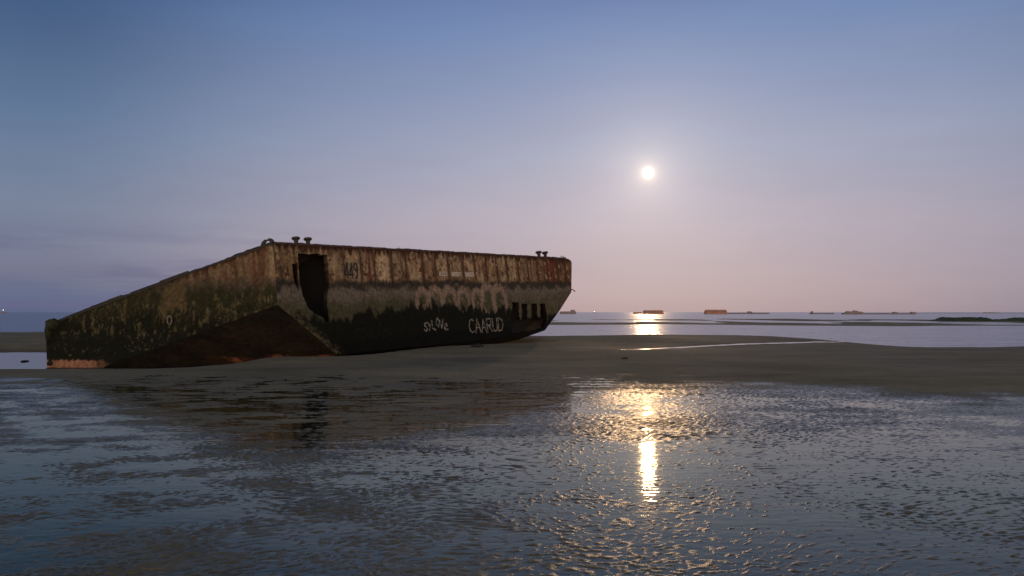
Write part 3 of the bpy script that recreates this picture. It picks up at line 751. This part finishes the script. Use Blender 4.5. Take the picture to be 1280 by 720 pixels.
# horizontal closeness to the moon azimuth
hl=T.math('SQRT',T.math('ADD',T.math('MULTIPLY',dx,dx),T.math('MULTIPLY',dy,dy)))
hd=T.math('DIVIDE',T.math('ADD',T.math('MULTIPLY',dx,math.sin(AZ)),T.math('MULTIPLY',dy,math.cos(AZ))),hl)
mr=T.n('ShaderNodeMapRange',interpolation_type='SMOOTHSTEP'); T.l(hd,mr.inputs[0]); mr.inputs[1].default_value=math.cos(math.radians(44)); mr.inputs[2].default_value=math.cos(math.radians(3))
sky=T.mix(mr.outputs[0],side_,near)
# low cloud bands
wn=T.noise(dirv,2.4,6,.6,(1,1,9)); cb=T.n('ShaderNodeMapRange',interpolation_type='SMOOTHSTEP'); T.l(wn,cb.inputs[0]); cb.inputs[1].default_value=.42; cb.inputs[2].default_value=.60
lowm=T.ramp(dzz,[(0,(1,1,1)),(.06,(.9,.9,.9)),(.12,(0,0,0))])
left=T.n('ShaderNodeMapRange'); T.l(dx,left.inputs[0]); left.inputs[1].default_value=-.1; left.inputs[2].default_value=-.45
cf=T.math('MULTIPLY',T.math('MULTIPLY',cb.outputs[0],lowm),T.math('MULTIPLY',left.outputs[0],.8))
sky=T.mix(cf,sky,srgb(98,100,134))
hz=T.noise(dirv,2.4,5,.6,(1,1,5))
sky=T.mix(1.0,sky,T.ramp(hz,[(.3,(.955,.96,.97)),(.7,(1.045,1.04,1.03))]),'MULTIPLY')
# warm dawn behind the camera
bk_=T.n('ShaderNodeMapRange',interpolation_type='SMOOTHSTEP'); T.l(dy,bk_.inputs[0]); bk_.inputs[1].default_value=.15; bk_.inputs[2].default_value=-.7
dawn=T.ramp(el,[(0,(2.9,1.95,1.3)),(.25,(2.2,1.55,1.08)),(.6,(.75,.65,.52)),(1,(.16,.19,.25))])
sky=T.mix(bk_.outputs[0],sky,dawn)
# aureole and disc of the moon
dt=T.n('ShaderNodeVectorMath',operation='DOT_PRODUCT'); T.l(dirv,dt.inputs[0]); dt.inputs[1].default_value=tuple(sd)
angd=T.math('ARCCOSINE',T.math('MINIMUM',dt.outputs['Value'],1.0))
def expo(width,amp,colr):
    e=T.math('EXPONENT',T.math('MULTIPLY',angd,-1.0/width)); m=T.mix(1.0,(0,0,0),(0,0,0)); 
    v=T.n('ShaderNodeVectorMath',operation='SCALE'); v.inputs[0].default_value=colr; T.l(T.math('MULTIPLY',e,amp),v.inputs['Scale']); return v.outputs[0]
def addc(a,b):
    v=T.n('ShaderNodeVectorMath',operation='ADD'); T.l(a,v.inputs[0]); T.l(b,v.inputs[1]); return v.outputs[0]
sky=addc(sky,expo(.13,.14,(1,.80,.66)))
sky=addc(sky,expo(.05,.10,(1,.84,.62)))
sky=addc(sky,expo(.024,.24,(1,.76,.50)))
sky=addc(sky,expo(.005,1.3,(1,.84,.5)))
dm=T.n('ShaderNodeMapRange',interpolation_type='SMOOTHSTEP'); T.l(angd,dm.inputs[0]); dm.inputs[1].default_value=math.radians(.46); dm.inputs[2].default_value=math.radians(.20)
v=T.n('ShaderNodeVectorMath',operation='SCALE'); v.inputs[0].default_value=(1,.93,.78); T.l(T.math('MULTIPLY',dm.outputs[0],9.0),v.inputs['Scale'])
sky=addc(sky,v.outputs[0])
ns_=T.n('ShaderNodeTexSky'); ns_.sky_type='NISHITA'; ns_.sun_disc=False; ns_.sun_elevation=EL; ns_.sun_rotation=AZ
v=T.n('ShaderNodeVectorMath',operation='SCALE'); T.l(ns_.outputs[0],v.inputs[0]); v.inputs['Scale'].default_value=.0015
sky=addc(sky,v.outputs[0])
bg=T.n('ShaderNodeBackground'); T.l(sky,bg.inputs[0]); bg.inputs[1].default_value=1.0
wo=T.n('ShaderNodeOutputWorld'); T.l(bg.outputs[0],wo.inputs[0])

sl=bpy.data.lights.new('moon_light','SUN'); sl.energy=.15; sl.angle=math.radians(.6); sl.color=(1,.6,.27)
so=bpy.data.objects.new('moon_light',sl); COL.objects.link(so)
from mathutils import Vector
so.rotation_euler=Vector(tuple(-sd)).to_track_quat('-Z','Y').to_euler()

cam=bpy.data.cameras.new('camera'); co_=bpy.data.objects.new('camera',cam); COL.objects.link(co_); S.camera=co_
cam.sensor_width=36; cam.lens=F/1280*36; cam.shift_y=30/1280; cam.clip_start=.1; cam.clip_end=60000
co_.location=(0,0,CH); co_.rotation_euler=(math.radians(90),0,0)
S.view_settings.view_transform='Standard'; S.view_settings.look='None'; S.view_settings.exposure=0; S.view_settings.gamma=1
S.cycles.sample_clamp_indirect=6
